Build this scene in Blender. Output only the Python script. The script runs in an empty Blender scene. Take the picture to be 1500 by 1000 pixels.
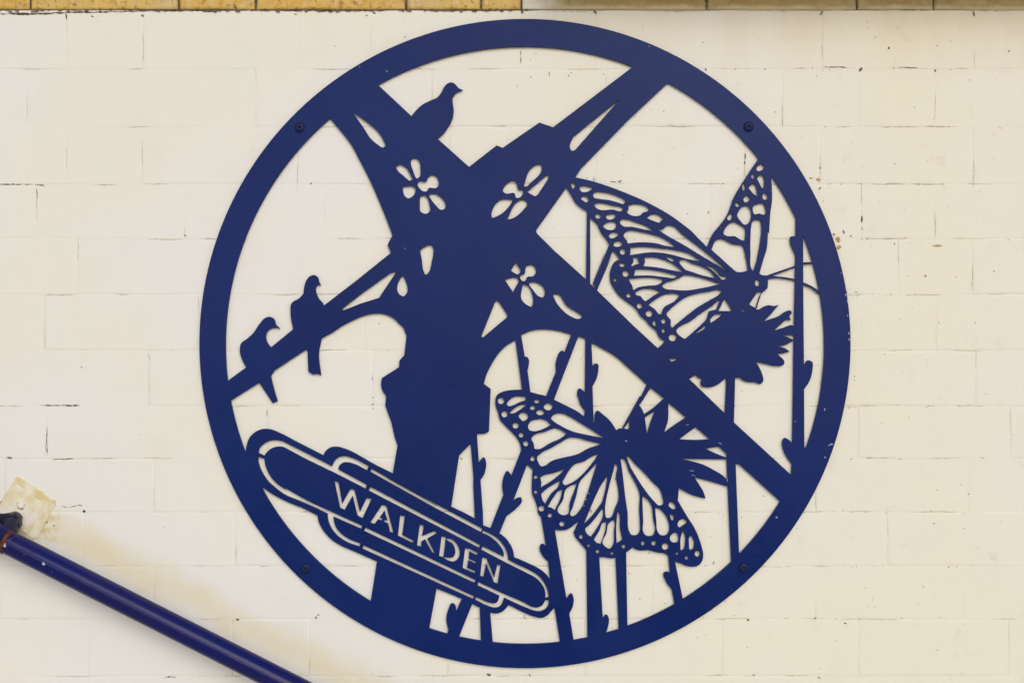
import bpy, bmesh, math, random
import numpy as np
from mathutils import Vector, Matrix
from mathutils.geometry import delaunay_2d_cdt

random.seed(7)
S = bpy.context.scene
COL = S.collection

# ------------------------------------------------------------------ camera
D = 1.8                      # metres from the lens to the wall face
ZC = 1.62                    # height of the optical axis above the ground
MM = 0.001                   # one photograph pixel on the wall is one millimetre
cam = bpy.data.cameras.new("camera")
cam_o = bpy.data.objects.new("camera", cam)
COL.objects.link(cam_o)
cam_o.location = (0, -D, ZC)
cam_o.rotation_euler = (math.radians(90), 0, 0)
cam.sensor_width = 36
cam.lens = 36 * D / 1.5
cam.clip_end = 200
S.camera = cam_o

# ------------------------------------------------------------------ light
SUN_TO = Vector((0.20, -0.84, 0.46)).normalized()
w = bpy.data.worlds.new("World")
S.world = w
w.use_nodes = True
nt = w.node_tree
sky = nt.nodes.new("ShaderNodeTexSky")
sky.sky_type = 'NISHITA'
sky.sun_disc = False
sky.sun_elevation = math.asin(SUN_TO.z)
sky.sun_rotation = math.atan2(SUN_TO.x, SUN_TO.y)
sky.air_density = 1.0
sky.dust_density = 1.2
sky.ozone_density = 0.6
nt.links.new(sky.outputs[0], nt.nodes["Background"].inputs[0])
nt.nodes["Background"].inputs[1].default_value = 0.12
sun = bpy.data.lights.new("sun", 'SUN')
sun.energy = 0.5
sun.angle = math.radians(30)
sun.color = (1.0, 0.97, 0.92)
sun_o = bpy.data.objects.new("sun", sun)
sun_o.rotation_euler = SUN_TO.to_track_quat('Z', 'Y').to_euler()
sun_o.location = (-3, -3, 5)
COL.objects.link(sun_o)

S.view_settings.view_transform = 'Standard'
S.view_settings.look = 'None'
S.view_settings.gamma = 1
S.view_settings.exposure = 0.51

# ------------------------------------------------------------------ helpers
def W(px, py, depth=0.0):
    """photograph pixel -> point standing `depth` metres in front of the wall face"""
    k = (D - depth) / D
    return Vector(((px - 750) * MM * k, -depth, ZC + (500 - py) * MM * k))

def obj(name, me, mat=None, parent=None, loc=None):
    o = bpy.data.objects.new(name, me)
    COL.objects.link(o)
    if mat is not None and not me.materials:
        me.materials.append(mat)
    if loc is not None:
        o.location = loc
    if parent is not None:
        o.parent = parent
    return o

def empty(name, loc, label, cat):
    o = bpy.data.objects.new(name, None)
    COL.objects.link(o)
    o.location = loc
    o.empty_display_size = 0.05
    o["label"] = label
    o["category"] = cat
    return o

def mesh(name, verts, faces, smooth=False):
    me = bpy.data.meshes.new(name)
    me.from_pydata([tuple(v) for v in verts], [], faces)
    me.update()
    if smooth:
        for p in me.polygons:
            p.use_smooth = True
    return me

def lathe(profile, seg=24):
    """profile of (radius, height); axis is -y (out of the wall)"""
    v, f = [], []
    for r, h in profile:
        for i in range(seg):
            a = 2 * math.pi * i / seg
            v.append((r * math.cos(a), -h, r * math.sin(a)))
    for k in range(len(profile) - 1):
        for i in range(seg):
            j = (i + 1) % seg
            f.append((k * seg + i, k * seg + j, (k + 1) * seg + j, (k + 1) * seg + i))
    f.append(tuple((len(profile) - 1) * seg + i for i in range(seg)))
    return v, f

# ------------------------------------------------------------------ materials
def mat_new(name):
    m = bpy.data.materials.new(name)
    m.use_nodes = True
    t = m.node_tree
    b = t.nodes["Principled BSDF"]
    return m, t, b

def N(t, kind, **kw):
    n = t.nodes.new(kind)
    for k, v in kw.items():
        setattr(n, k, v)
    return n

def noise(t, vec, scale, detail=4, rough=0.55):
    n = N(t, "ShaderNodeTexNoise")
    n.inputs["Scale"].default_value = scale
    n.inputs["Detail"].default_value = detail
    n.inputs["Roughness"].default_value = rough
    t.links.new(vec, n.inputs["Vector"])
    return n.outputs["Fac"]

def maprange(t, v, a, b, c=0.0, d=1.0, smooth=True):
    n = N(t, "ShaderNodeMapRange")
    if smooth:
        n.interpolation_type = 'SMOOTHSTEP'
    n.inputs["From Min"].default_value = a
    n.inputs["From Max"].default_value = b
    n.inputs["To Min"].default_value = c
    n.inputs["To Max"].default_value = d
    t.links.new(v, n.inputs["Value"])
    return n.outputs["Result"]

def math_(t, op, a, b=None):
    n = N(t, "ShaderNodeMath", operation=op)
    for i, x in enumerate((a, b)):
        if x is None:
            continue
        if isinstance(x, (int, float)):
            n.inputs[i].default_value = x
        else:
            t.links.new(x, n.inputs[i])
    return n.outputs[0]

def mix(t, fac, a, b):
    n = N(t, "ShaderNodeMix", data_type='RGBA')
    for sock, x in ((n.inputs[0], fac), (n.inputs[6], a), (n.inputs[7], b)):
        if isinstance(x, tuple):
            sock.default_value = x + (1.0,) if len(x) == 3 else x
        elif isinstance(x, (int, float)):
            sock.default_value = x
        else:
            t.links.new(x, sock)
    return n.outputs[2]

def bump(t, b, height, strength, dist=0.001, normal=None):
    n = N(t, "ShaderNodeBump")
    n.inputs["Strength"].default_value = strength
    n.inputs["Distance"].default_value = dist
    t.links.new(height, n.inputs["Height"])
    if normal is not None:
        t.links.new(normal, n.inputs["Normal"])
    t.links.new(n.outputs[0], b.inputs["Normal"])
    return n.outputs[0]

def paint_mat(name, tint_a, tint_b, shade_and_stain=True):
    m, t, b = mat_new(name)
    pos = N(t, "ShaderNodeNewGeometry").outputs["Position"]
    sep = N(t, "ShaderNodeSeparateXYZ")
    t.links.new(pos, sep.inputs[0])
    X, Z = sep.outputs[0], sep.outputs[2]
    # uneven tint, yellower towards the right-hand end
    f = math_(t, 'ADD', maprange(t, X, -0.75, 0.75, 0.0, 0.62, False),
              maprange(t, noise(t, pos, 2.2, 3), 0.3, 0.7, -0.25, 0.42))
    n_cl = N(t, "ShaderNodeClamp"); t.links.new(f, n_cl.inputs[0])
    c = mix(t, n_cl.outputs[0], tint_a, tint_b)
    # faint cloudy patches
    c = mix(t, maprange(t, noise(t, pos, 9, 3), 0.45, 0.75, 0, 0.22), c, (0.80, 0.71, 0.62))
    c = mix(t, maprange(t, noise(t, pos, 14, 4), 0.5, 0.8, 0, 0.25), c, (0.70, 0.69, 0.58))
    # specks and grey scuffs
    c = mix(t, maprange(t, noise(t, pos, 75, 5, 0.7), 0.66, 0.80, 0, 0.38), c, (0.50, 0.45, 0.33))
    c = mix(t, maprange(t, noise(t, pos, 260, 3, 0.6), 0.72, 0.82, 0, 0.45), c, (0.42, 0.36, 0.27))
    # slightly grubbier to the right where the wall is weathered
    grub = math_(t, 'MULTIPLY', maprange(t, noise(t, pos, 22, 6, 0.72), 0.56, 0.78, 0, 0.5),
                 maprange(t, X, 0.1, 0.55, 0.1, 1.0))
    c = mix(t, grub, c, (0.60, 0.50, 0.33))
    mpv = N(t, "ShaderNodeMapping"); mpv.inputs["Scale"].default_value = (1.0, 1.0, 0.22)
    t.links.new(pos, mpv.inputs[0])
    top_shade = math_(t, 'MULTIPLY', maprange(t, noise(t, mpv.outputs[0], 13, 5, 0.6), 0.30, 0.70, 0.12, 0.50),
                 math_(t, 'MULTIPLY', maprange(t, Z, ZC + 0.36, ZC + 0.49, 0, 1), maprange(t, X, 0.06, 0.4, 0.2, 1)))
    c = mix(t, top_shade, c, (0.66, 0.56, 0.37))  # streaky shade at the top right, painted into the wall colour
    if shade_and_stain:
        # soft shadow of the handrail, painted as a tan band just over it
        line = math_(t, 'ADD', math_(t, 'ADD', Z, math_(t, 'MULTIPLY', X, 0.5)),
                     -(ZC + 0.5 - 0.735 - 0.375))
        wob = maprange(t, noise(t, pos, 7, 3), 0.2, 0.8, -0.022, 0.022, False)
        line = math_(t, 'ABSOLUTE', math_(t, 'ADD', line, wob))
        g = maprange(t, line, 0.002, 0.040, 1.0, 0.0)
        g = math_(t, 'MULTIPLY', g, maprange(t, noise(t, pos, 11, 5, 0.6), 0.25, 0.70, 0.38, 0.76))
        g = math_(t, 'MULTIPLY', g, maprange(t, X, -0.72, -0.64, 0.0, 1.0))
        c = mix(t, g, c, (0.72, 0.625, 0.40))
        # damp ochre stain round the old bracket fixing
        dx = math_(t, 'ADD', X, 0.700)
        dz = math_(t, 'ADD', Z, -(ZC - 0.268))
        r = math_(t, 'SQRT', math_(t, 'ADD', math_(t, 'MULTIPLY', dx, dx), math_(t, 'MULTIPLY', dz, dz)))
        st = maprange(t, math_(t, 'ADD', r, maprange(t, noise(t, pos, 38, 4), 0.3, 0.7, -0.018, 0.018, False)),
                      0.018, 0.048, 1, 0)
        st = math_(t, 'MULTIPLY', st, maprange(t, noise(t, pos, 60, 5, 0.7), 0.40, 0.62, 0.1, 0.95))
        c = mix(t, st, c, (0.62, 0.50, 0.22))
    t.links.new(c, b.inputs["Base Color"])
    b.inputs["Roughness"].default_value = 0.62
    b.inputs["Specular IOR Level"].default_value = 0.3
    h = math_(t, 'ADD', math_(t, 'MULTIPLY', noise(t, pos, 55, 5, 0.6), 1.0),
              math_(t, 'MULTIPLY', noise(t, pos, 300, 3), 0.3))
    bump(t, b, h, 0.36, 0.0012)
    return m

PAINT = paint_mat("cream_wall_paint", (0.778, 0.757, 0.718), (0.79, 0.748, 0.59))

def yellow_brick_mat():
    m, t, b = mat_new("bare_yellow_brick")
    pos = N(t, "ShaderNodeNewGeometry").outputs["Position"]
    oi = N(t, "ShaderNodeObjectInfo").outputs["Random"]
    c = mix(t, oi, (0.62, 0.36, 0.055), (0.64, 0.43, 0.12))
    c = mix(t, maprange(t, noise(t, pos, 45, 5, 0.7), 0.42, 0.7, 0, 0.8), c, (0.68, 0.52, 0.24))
    c = mix(t, maprange(t, noise(t, pos, 110, 4, 0.7), 0.50, 0.70, 0, 0.85), c, (0.26, 0.12, 0.025))
    mp = N(t, "ShaderNodeMapping"); mp.inputs["Scale"].default_value = (1.0, 1.0, 0.12)
    t.links.new(pos, mp.inputs[0])
    c = mix(t, maprange(t, noise(t, mp.outputs[0], 130, 4), 0.55, 0.75, 0, 0.55), c, (0.36, 0.22, 0.07))
    c = mix(t, maprange(t, noise(t, pos, 5, 3), 0.5, 0.72, 0, 0.55), c, (0.55, 0.44, 0.27))
    t.links.new(c, b.inputs["Base Color"])
    b.inputs["Roughness"].default_value = 0.8
    bump(t, b, noise(t, pos, 220, 4), 0.5, 0.001)
    return m

def tan_brick_mat():
    m, t, b = mat_new("grimy_tan_paint")
    pos = N(t, "ShaderNodeNewGeometry").outputs["Position"]
    sep = N(t, "ShaderNodeSeparateXYZ")
    t.links.new(pos, sep.inputs[0])
    c = mix(t, maprange(t, noise(t, pos, 30, 5, 0.7), 0.35, 0.7, 0, 1), (0.38, 0.27, 0.11), (0.48, 0.38, 0.20))
    c = mix(t, maprange(t, noise(t, pos, 140, 4, 0.7), 0.5, 0.75, 0, 0.6), c, (0.30, 0.19, 0.07))
    # thin remains of cream paint along the lower arrises and at the left end
    low = maprange(t, math_(t, 'ADD', sep.outputs[2], maprange(t, noise(t, pos, 30, 4), 0.3, 0.7, -0.004, 0.004, False)),
                   ZC + 0.4855, ZC + 0.493, 0.65, 0.0)
    c = mix(t, low, c, (0.70, 0.61, 0.38))
    left = maprange(t, math_(t, 'ADD', sep.outputs[0], maprange(t, noise(t, pos, 16, 4), 0.3, 0.7, -0.04, 0.04, False)),
                    0.035, 0.10, 0.85, 0.0)
    c = mix(t, left, c, (0.74, 0.70, 0.60))
    t.links.new(c, b.inputs["Base Color"])
    b.inputs["Roughness"].default_value = 0.75
    bump(t, b, noise(t, pos, 120, 4), 0.4, 0.001)
    return m

YELLOW = yellow_brick_mat()
TAN = tan_brick_mat()

def mortar_mat():
    m, t, b = mat_new("painted_mortar")
    pos = N(t, "ShaderNodeNewGeometry").outputs["Position"]
    sep = N(t, "ShaderNodeSeparateXYZ")
    t.links.new(pos, sep.inputs[0])
    c = mix(t, maprange(t, noise(t, pos, 18, 5, 0.7), 0.5, 0.72, 0, 1), (0.75, 0.70, 0.58), (0.52, 0.44, 0.31))
    top = maprange(t, sep.outputs[2], ZC + 0.482, ZC + 0.486, 0, 1)
    c = mix(t, top, c, (0.07, 0.035, 0.015))
    t.links.new(c, b.inputs["Base Color"])
    b.inputs["Roughness"].default_value = 0.85
    bump(t, b, noise(t, pos, 200, 4), 0.5, 0.001)
    return m
MORTAR = mortar_mat()

def flat_mat(name, ca, cb, scale, rough=0.7, spec=0.3, bstr=0.2):
    m, t, b = mat_new(name)
    pos = N(t, "ShaderNodeNewGeometry").outputs["Position"]
    c = mix(t, maprange(t, noise(t, pos, scale, 5, 0.65), 0.35, 0.65), ca, cb)
    t.links.new(c, b.inputs["Base Color"])
    b.inputs["Roughness"].default_value = rough
    b.inputs["Specular IOR Level"].default_value = spec
    bump(t, b, noise(t, pos, scale * 3, 4), bstr, 0.0006)
    return m

CRACK = flat_mat("bare_mortar_dirt", (0.05, 0.038, 0.025), (0.20, 0.15, 0.09), 160, 0.9)
SCUFF = flat_mat("worn_mortar_grey", (0.46, 0.41, 0.30), (0.66, 0.60, 0.47), 90, 0.9)
PIT = flat_mat("pinhole_shadow_dirt", (0.22, 0.16, 0.09), (0.42, 0.33, 0.20), 60, 0.9)
RUSTDARK = flat_mat("dark_rust", (0.14, 0.040, 0.015), (0.05, 0.018, 0.012), 160, 0.8)
RUST = flat_mat("rusty_ochre", (0.50, 0.31, 0.11), (0.38, 0.25, 0.11), 130, 0.85)
STREAK = flat_mat("rubbed_mauve_paint", (0.10, 0.085, 0.22), (0.05, 0.04, 0.16), 200, 0.35)
PALE = flat_mat("bare_pale_metal", (0.45, 0.47, 0.52), (0.30, 0.33, 0.42), 200, 0.5)

def steel_paint(name, base, alt, rough, bevel=True, scratch=0.0):
    m, t, b = mat_new(name)
    pos = N(t, "ShaderNodeNewGeometry").outputs["Position"]
    c = mix(t, maprange(t, noise(t, pos, 6, 4), 0.3, 0.7), base, alt)
    c = mix(t, maprange(t, noise(t, pos, 2.6, 5, 0.6), 0.45, 0.75, 0, 0.35), c, (0.012, 0.026, 0.118))
    c = mix(t, maprange(t, noise(t, pos, 45, 5, 0.7), 0.62, 0.8, 0, 0.30), c, (0.035, 0.045, 0.12))
    c = mix(t, maprange(t, noise(t, pos, 420, 2), 0.74, 0.82, 0, 0.25), c, (0.10, 0.12, 0.20))
    t.links.new(c, b.inputs["Base Color"])
    r = math_(t, 'ADD', maprange(t, noise(t, pos, 12, 4), 0.3, 0.7, rough - 0.04, rough + 0.05, False),
              maprange(t, noise(t, pos, 90, 4), 0.4, 0.7, -0.02, 0.04, False))
    t.links.new(r, b.inputs["Roughness"])
    b.inputs["Specular IOR Level"].default_value = 0.11
    nrm = None
    if bevel:
        bv = N(t, "ShaderNodeBevel", samples=6)
        bv.inputs["Radius"].default_value = 0.0008
        nrm = bv.outputs[0]
    bump(t, b, math_(t, 'ADD', noise(t, pos, 260, 3), math_(t, 'MULTIPLY', noise(t, pos, 14, 2), 2.0)), 0.06, 0.0008, nrm)
    return m

NAVY = steel_paint("navy_powder_coat", (0.0035, 0.0155, 0.104), (0.0055, 0.020, 0.122), 0.31)
SCREW = steel_paint("screw_navy_paint", (0.010, 0.019, 0.082), (0.016, 0.024, 0.085), 0.35, False)
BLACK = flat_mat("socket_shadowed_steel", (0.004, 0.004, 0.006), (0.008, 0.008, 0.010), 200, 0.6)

def rail_mat():
    m, t, b = mat_new("glossy_blue_rail_paint")
    tc = N(t, "ShaderNodeTexCoord").outputs["Object"]
    pos = N(t, "ShaderNodeNewGeometry").outputs["Position"]
    mp = N(t, "ShaderNodeMapping"); mp.inputs["Scale"].default_value = (0.10, 1.0, 1.0)
    t.links.new(tc, mp.inputs[0])
    c = mix(t, maprange(t, noise(t, tc, 9, 4), 0.35, 0.65), (0.007, 0.011, 0.105), (0.012, 0.012, 0.085))
    c = mix(t, maprange(t, noise(t, mp.outputs[0], 160, 4, 0.7), 0.60, 0.78, 0, 0.5), c, (0.05, 0.035, 0.10))
    c = mix(t, maprange(t, noise(t, mp.outputs[0], 330, 3, 0.7), 0.72, 0.80, 0, 0.5), c, (0.20, 0.20, 0.33))
    t.links.new(c, b.inputs["Base Color"])
    t.links.new(maprange(t, noise(t, mp.outputs[0], 90, 4), 0.3, 0.7, 0.10, 0.26, False), b.inputs["Roughness"])
    b.inputs["Specular IOR Level"].default_value = 0.17
    bump(t, b, noise(t, mp.outputs[0], 60, 4), 0.35, 0.001)
    return m
RAIL = rail_mat()
ARM = flat_mat("dark_chipped_navy", (0.006, 0.007, 0.022), (0.014, 0.012, 0.035), 120, 0.45, 0.3, 0.5)
YPAINT = flat_mat("yellowed_cream_paint", (0.78, 0.73, 0.60), (0.66, 0.54, 0.24), 42, 0.6)
CPAINT = flat_mat("fresh_cream_paint", (0.80, 0.755, 0.68), (0.70, 0.61, 0.36), 34, 0.6)

# ------------------------------------------------------------------ ground below the frame, added only for bounce light
def ground(name, y0, y1, z, ca, cb):
    m = flat_mat(name + "_surface", ca, cb, 3.0, 0.85)
    o = obj(name, mesh(name, [(-30, y0, z), (30, y0, z), (30, y1, z), (-30, y1, z)], [(0, 1, 2, 3)]), m)
    o["kind"] = "structure"
ground("bounce_ground_pale", -3.6, 0.1, 0.0, (0.52, 0.50, 0.46), (0.58, 0.55, 0.50))
ground("bounce_ground_dark", -60, -3.6, -0.12, (0.05, 0.05, 0.05), (0.07, 0.068, 0.065))

# ------------------------------------------------------------------ the wall
CY = [-148, -66, 15.5, 101, 185.5, 269.5, 349.5, 431, 513, 594, 671, 749.5, 828.5, 906, 989.5, 1071, 1153]
X0, X1 = -260, 1760
KNOWN = {   # courses by the index of their upper joint, known upright joints
    1: [45, 262, 375, 595, 705, 764, 1035, 1255, 1367],
    2: [98, 210, 436, 543, 764, 872, 1205, 1427],
    3: [40, 152, 375, 1146, 1259, 1370],
    4: [97, 208, 436, 1091, 1202, 1426],
    5: [54, 271, 873, 1040, 1262, 1370],
    6: [114, 1203, 1316, 1425],
    7: [65, 290, 1260, 1371],
    8: [218, 546, 1203, 1430],
    9: [68, 392, 1258, 1480],
    10: [226, 450, 1195, 1420],
    11: [122, 345, 1300],
    12: [226, 1195, 1412],
    13: [130, 340, 453, 1258],
    14: [87, 290, 1195, 1398],
}
def joints(ci):
    k = sorted(KNOWN.get(ci, [random.choice((20, 75, 130, 180))]))
    out = list(k)
    x = k[0]
    while x > X0:
        x -= 223 + random.uniform(-4, 4)
        out.append(x)
    x = k[-1]
    while x < X1:
        x += 223 + random.uniform(-4, 4)
        out.append(x)
    out.sort()
    full = []
    for a, b_ in zip(out, out[1:]):
        full.append(a)
        n = max(1, round((b_ - a) / 223))
        if b_ - a > 300:
            for i in range(1, n):
                full.append(a + (b_ - a) * i / n + random.uniform(-5, 5))
    full.append(out[-1])
    return full

wall = empty("brick_wall", (0, 0, 0), "cream painted brick wall behind the blue roundel, bare yellow bricks along its top", "wall")
# the mortar bed the bricks sit in
bx = 2.6
v = [(-bx, 0.0002, -0.1), (bx, 0.0002, -0.1), (bx, 0.0002, 2.9), (-bx, 0.0002, 2.9),
     (-bx, 0.10, -0.1), (bx, 0.10, -0.1), (bx, 0.10, 2.9), (-bx, 0.10, 2.9)]
f = [(0, 1, 2, 3), (5, 4, 7, 6), (4, 0, 3, 7), (1, 5, 6, 2), (3, 2, 6, 7), (4, 5, 1, 0)]
obj("mortar", mesh("mortar", v, f), MORTAR, wall)

def brick(x0, x1, y0, y1, mat, gap, proud):
    """a brick with softly rounded arrises; gaps per side (left,right,top,bottom) in mm"""
    gl, gr, gt, gb = gap
    cx, cy = (x0 + x1) / 2, (y0 + y1) / 2
    xa, xb, ya, yb = x0 + gl, x1 - gr, y0 + gt, y1 - gb
    j = lambda s=0.4: random.uniform(-s, s)
    third = (xb - xa) / 3
    dp = random.choice((0.00008, 0.00014, 0.0002, 0.0003, 0.0004)) * (0.75 if x1 < 800 and y1 < 560 else 1.2)
    ring = [(xa, ya), (xa + third, ya + j()), (xb - third, ya + j()), (xb, ya), (xb + j(), (ya + yb) / 2),
            (xb, yb), (xb - third, yb + j()), (xa + third, yb + j()), (xa, yb), (xa + j(), (ya + yb) / 2)]
    ring = [(a + j(0.3), b + j(0.3)) for a, b in ring]
    loc = W(cx, cy, 0)
    n = len(ring)
    tilt_x, tilt_y = random.uniform(-0.00012, 0.00012), random.uniform(-0.00012, 0.00012)
    vs = []
    def pt(x, y, d):
        d += (x - cx) / 112 * tilt_x * 0.5 + (y - cy) / 40 * tilt_y * 0.35
        return ((x - cx) * MM, -d, (cy - y) * MM)
    def inset(x, y, c):
        sx = x - cx - math.copysign(c, x - cx) if abs(x - cx) > c * 3 else x - cx
        sy = y - cy - math.copysign(c, y - cy) if abs(y - cy) > c * 3 else y - cy
        return cx + sx, cy + sy
    for x, y in ring:
        vs.append(pt(x, y, -0.0016 if y1 < 20 else proud - dp * random.uniform(0.6, 1.3)))
    # the paint has rounded each arris by a different amount
    for x, y in ring:
        vs.append(pt(*inset(x, y, random.uniform(0.5, 1.5)), proud - random.uniform(0, 0.00005)))
    for x, y in ring:
        vs.append(pt(*inset(x, y, random.uniform(3.5, 6.0)), proud))
    fs = []
    for k in range(2):
        for i in range(n):
            q = (i + 1) % n
            fs.append((k * n + i, k * n + q, (k + 1) * n + q, (k + 1) * n + i))
    fs.append(tuple(range(2 * n, 3 * n)))
    me = mesh("brick", vs, fs, True)
    me.flip_normals()
    o = obj("brick", me, mat, wall, loc)
    return o

def side_gap():
    r = random.random()
    return 0.04 if r < 0.62 else (random.uniform(0.08, 0.25) if r < 0.94 else random.uniform(0.3, 0.55))
for ci in range(len(CY) - 1):
    js = joints(ci)
    for a, b_ in zip(js, js[1:]):
        if b_ < X0 or a > X1:
            continue
        top = ci < 2
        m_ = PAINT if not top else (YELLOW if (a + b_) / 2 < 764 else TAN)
        g = tuple(side_gap() for _ in range(4))
        if top:
            g = (0.9, 0.9, 1.2, 0.8 if b_ < 780 else 0.4)
            if a > 760:
                g = (0.5, 0.5, 0.6, 0.3)
        if ci == 2:
            g = (g[0], g[1], 0.5 if b_ < 800 else 0.25, g[3])
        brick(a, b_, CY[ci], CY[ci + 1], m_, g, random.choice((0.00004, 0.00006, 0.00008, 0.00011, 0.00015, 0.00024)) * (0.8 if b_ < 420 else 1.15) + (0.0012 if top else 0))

# unseen slab added above the right-hand bricks to shade the wall below
lv = [W(800, -30, -0.02), W(2400, -30, -0.02), W(2400, -118, -0.02), W(800, -118, -0.02)]
lv += [Vector((p.x, -0.115, p.z)) for p in lv]
lf = [(4, 5, 6, 7), (1, 0, 3, 2), (0, 4, 7, 3), (5, 1, 2, 6), (0, 1, 5, 4), (3, 7, 6, 2)]
obj("shade_caster", mesh("shade_caster", lv, lf), TAN, wall)

# chips, pits and opened joints where the paint has failed: (x, y, length, thickness, angle)
def flakes(name, items, mat, depth, parent, lift=0.00025):
    vs, fs = [], []
    for (x, y, ln, th, ang) in items:
        if ln > 9:
            # a ragged crack: a strip that wanders and pinches
            ca, sa = math.cos(math.radians(ang)), math.sin(math.radians(ang))
            k = max(3, int(ln / 3.2))
            off, up, dn = 0.0, [], []
            for i in range(k + 1):
                u = (i / k - 0.5) * ln
                off = off * 0.7 + random.uniform(-0.45, 0.45)
                end = min(1.0, 0.25 + 3.0 * min(i, k - i) / k)
                h = th / 2 * end * random.choice((0.35, 0.6, 0.9, 1.2))
                for lst, q in ((up, off + h), (dn, off - h)):
                    lst.append(W(x + u * ca - q * sa, y + u * sa + q * ca, depth + lift))
            b0 = len(vs)
            for a_, b_ in zip(up, dn):
                vs += [a_, b_]
            for i in range(k):
                fs.append((b0 + 2 * i, b0 + 2 * i + 1, b0 + 2 * i + 3, b0 + 2 * i + 2))
            continue
        n = 9 if ln < 6 else 14
        ca, sa = math.cos(math.radians(ang)), math.sin(math.radians(ang))
        b0 = len(vs)
        top, bot = [], []
        for i in range(n):
            a = 2 * math.pi * i / n
            u = math.cos(a) * ln / 2 * random.uniform(0.8, 1.1)
            k = math.sin(a) * th / 2 * random.uniform(0.45, 1.25)
            px, py = x + u * ca - k * sa, y + u * sa + k * ca
            vs.append(W(px, py, depth + lift))
        for i in range(n):
            vs.append(vs[b0 + i] + Vector((0, 0.0008, 0)))
        fs.append(tuple(b0 + i for i in range(n)))
        for i in range(n):
            q = (i + 1) % n
            fs.append((b0 + i, b0 + n + i, b0 + n + q, b0 + q))
    o = obj(name, mesh(name, vs, fs), mat, parent)
    o["kind"] = "stuff"
    return o

dark = [
    (16, 269.6, 34, 1.5, 0), (42, 270.5, 12, 1.2, 0), (58, 271.3, 14, 2.2, 4), (54, 284, 16, 1.1, 90),
    (97, 24, 10, 2.0, 82), (209, 23, 4.5, 3.2, 20), (135, 24, 5, 1.6, 30), (433, 21, 5, 1.8, 20), (548, 19, 6, 2.2, 35),
    (537, 23, 3, 2, 0), (455.5, 268.6, 2.6, 2.6, 0), (271, 345, 3, 2.2, 60),
    (1302, 70.5, 3.2, 3.2, 0), (1478, 75, 2.6, 2.6, 0), (1261, 102, 7.5, 4.5, 120), (1370, 103.5, 3, 3, 0),
    (1282, 55, 1.8, 1.8, 0), (1225, 98.4, 36, 1.3, 1), (1330, 99.2, 30, 0.9, 1), (1373, 67, 2, 1.6, 0),
    (1201.5, 246, 5, 1.6, 90), (1201, 276, 5, 2.4, 130), (1262.5, 321, 10, 2.0, 88), (1236, 340, 6, 2.2, 75),
    (1246, 345.5, 3, 1.8, 0), (1270.5, 349.5, 4, 1.8, 150), (1240, 428, 4, 1.5, 0), (1254, 428, 3, 1.8, 0),
    (1456, 397, 2.4, 2.2, 0), (1263, 335, 3, 1.2, 90),
    (1091.8, 229, 8, 2.2, 88), (1091.2, 238.5, 5, 2.0, 100), (908, 265.6, 6, 2.0, 160), (898, 266.2, 9, 1.1, 5), (870, 263, 7, 1.0, 90),
    (762.5, 78, 7, 1.0, 90), (762.8, 88, 9, 1.0, 88), (804.5, 108, 6, 1.2, 70), (833, 111, 3, 1.6, 60), (837, 107, 2, 1.6, 0),
    (1034, 102, 3.4, 3, 45), (546, 592, 3.0, 2.6, 0), (546, 582, 2.2, 1.8, 0), (545.6, 553, 10, 0.9, 90),
    (74, 593.5, 30, 1.6, 1), (103, 593.2, 28, 2.2, 0), (68.5, 640, 30, 0.9, 89), (69.5, 660, 10, 1.6, 80),
    (14, 670, 8, 2.0, 5), (92, 672.5, 32, 1.6, -2), (391.5, 605, 12, 0.9, 90),
    (218, 522, 12, 0.9, 80), (119.5, 538, 3, 2.2, 0),
    (348, 907, 4.6, 3.0, 8), (463, 904, 4.2, 2.8, 115), (466.5, 900, 3.2, 2.0, 140),
    (716, 987.5, 6.0, 4.2, 25), (1096, 907, 3.2, 3.0, 0), (1238, 912.3, 4.0, 2.2, 10), (1194, 905, 5, 1.6, 160), (1104, 988, 3, 2, 0),
    (1200, 992, 4, 1.6, 40), (249, 991.3, 18, 1.6, 0), (1045, 825, 3.0, 1.6, 90), (868, 319, 1.6, 1.4, 0),
    (96, 742.5, 12, 1.1, 14), (108, 741, 12, 1.0, -10), (117, 739.8, 8, 1.2, 5), (123, 748.5, 4.2, 3.4, 30), (79, 769.5, 2.4, 2.0, 0),
    (51, 755.5, 4, 2.4, 110), (68, 764.5, 4, 2.6, 40), (35, 777, 3, 2.4, 0), (69, 759, 4, 1.6, 120),
    (676, 671.6, 3.4, 2.2, 30), (1172, 590, 2, 1.5, 0), (768, 902, 8, 0.9, 90), (770, 905, 2, 1.6, 0), (776, 988, 5, 1.4, 70),
    (1007, 313, 1.8, 1.6, 0), (490, 68, 2, 1.4, 0), (593, 54, 2.2, 1.8, 0),
]
# thin dirt line where the cream paint stops under the bare bricks
x = -10
while x < 768:
    ln = random.uniform(14, 46)
    yj = 20.5 - 5.0 * min(1, max(0, x / 260)) + random.uniform(-0.7, 0.7)
    dark.append((x + ln / 2, yj, ln, random.uniform(1.3, 3.2), random.uniform(-1.2, 1.2)))
    x += ln * random.uniform(0.72, 1.0)
topj = []
for xx in (1035.5, 1255.3):
    topj.append((xx, 2, 21, 3.8, 90))
topj += [(1367, 6, 8, 1.4, 90), (765, 17, 6, 3.0, 60), (595, 5, 15, 2.2, 90), (375, 7, 14, 2.6, 80), (262, 5, 16, 2.0, 88), (264, 14, 8, 4, 40),
         (345, 10, 8, 2.4, 70), (705, 6, 16, 2.0, 90), (45, 4, 12, 1.6, 90), (872, 17.5, 7, 2.2, 45), (1204, 19, 8, 2.2, 120), (1427, 20, 7, 2.2, 80)]
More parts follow.
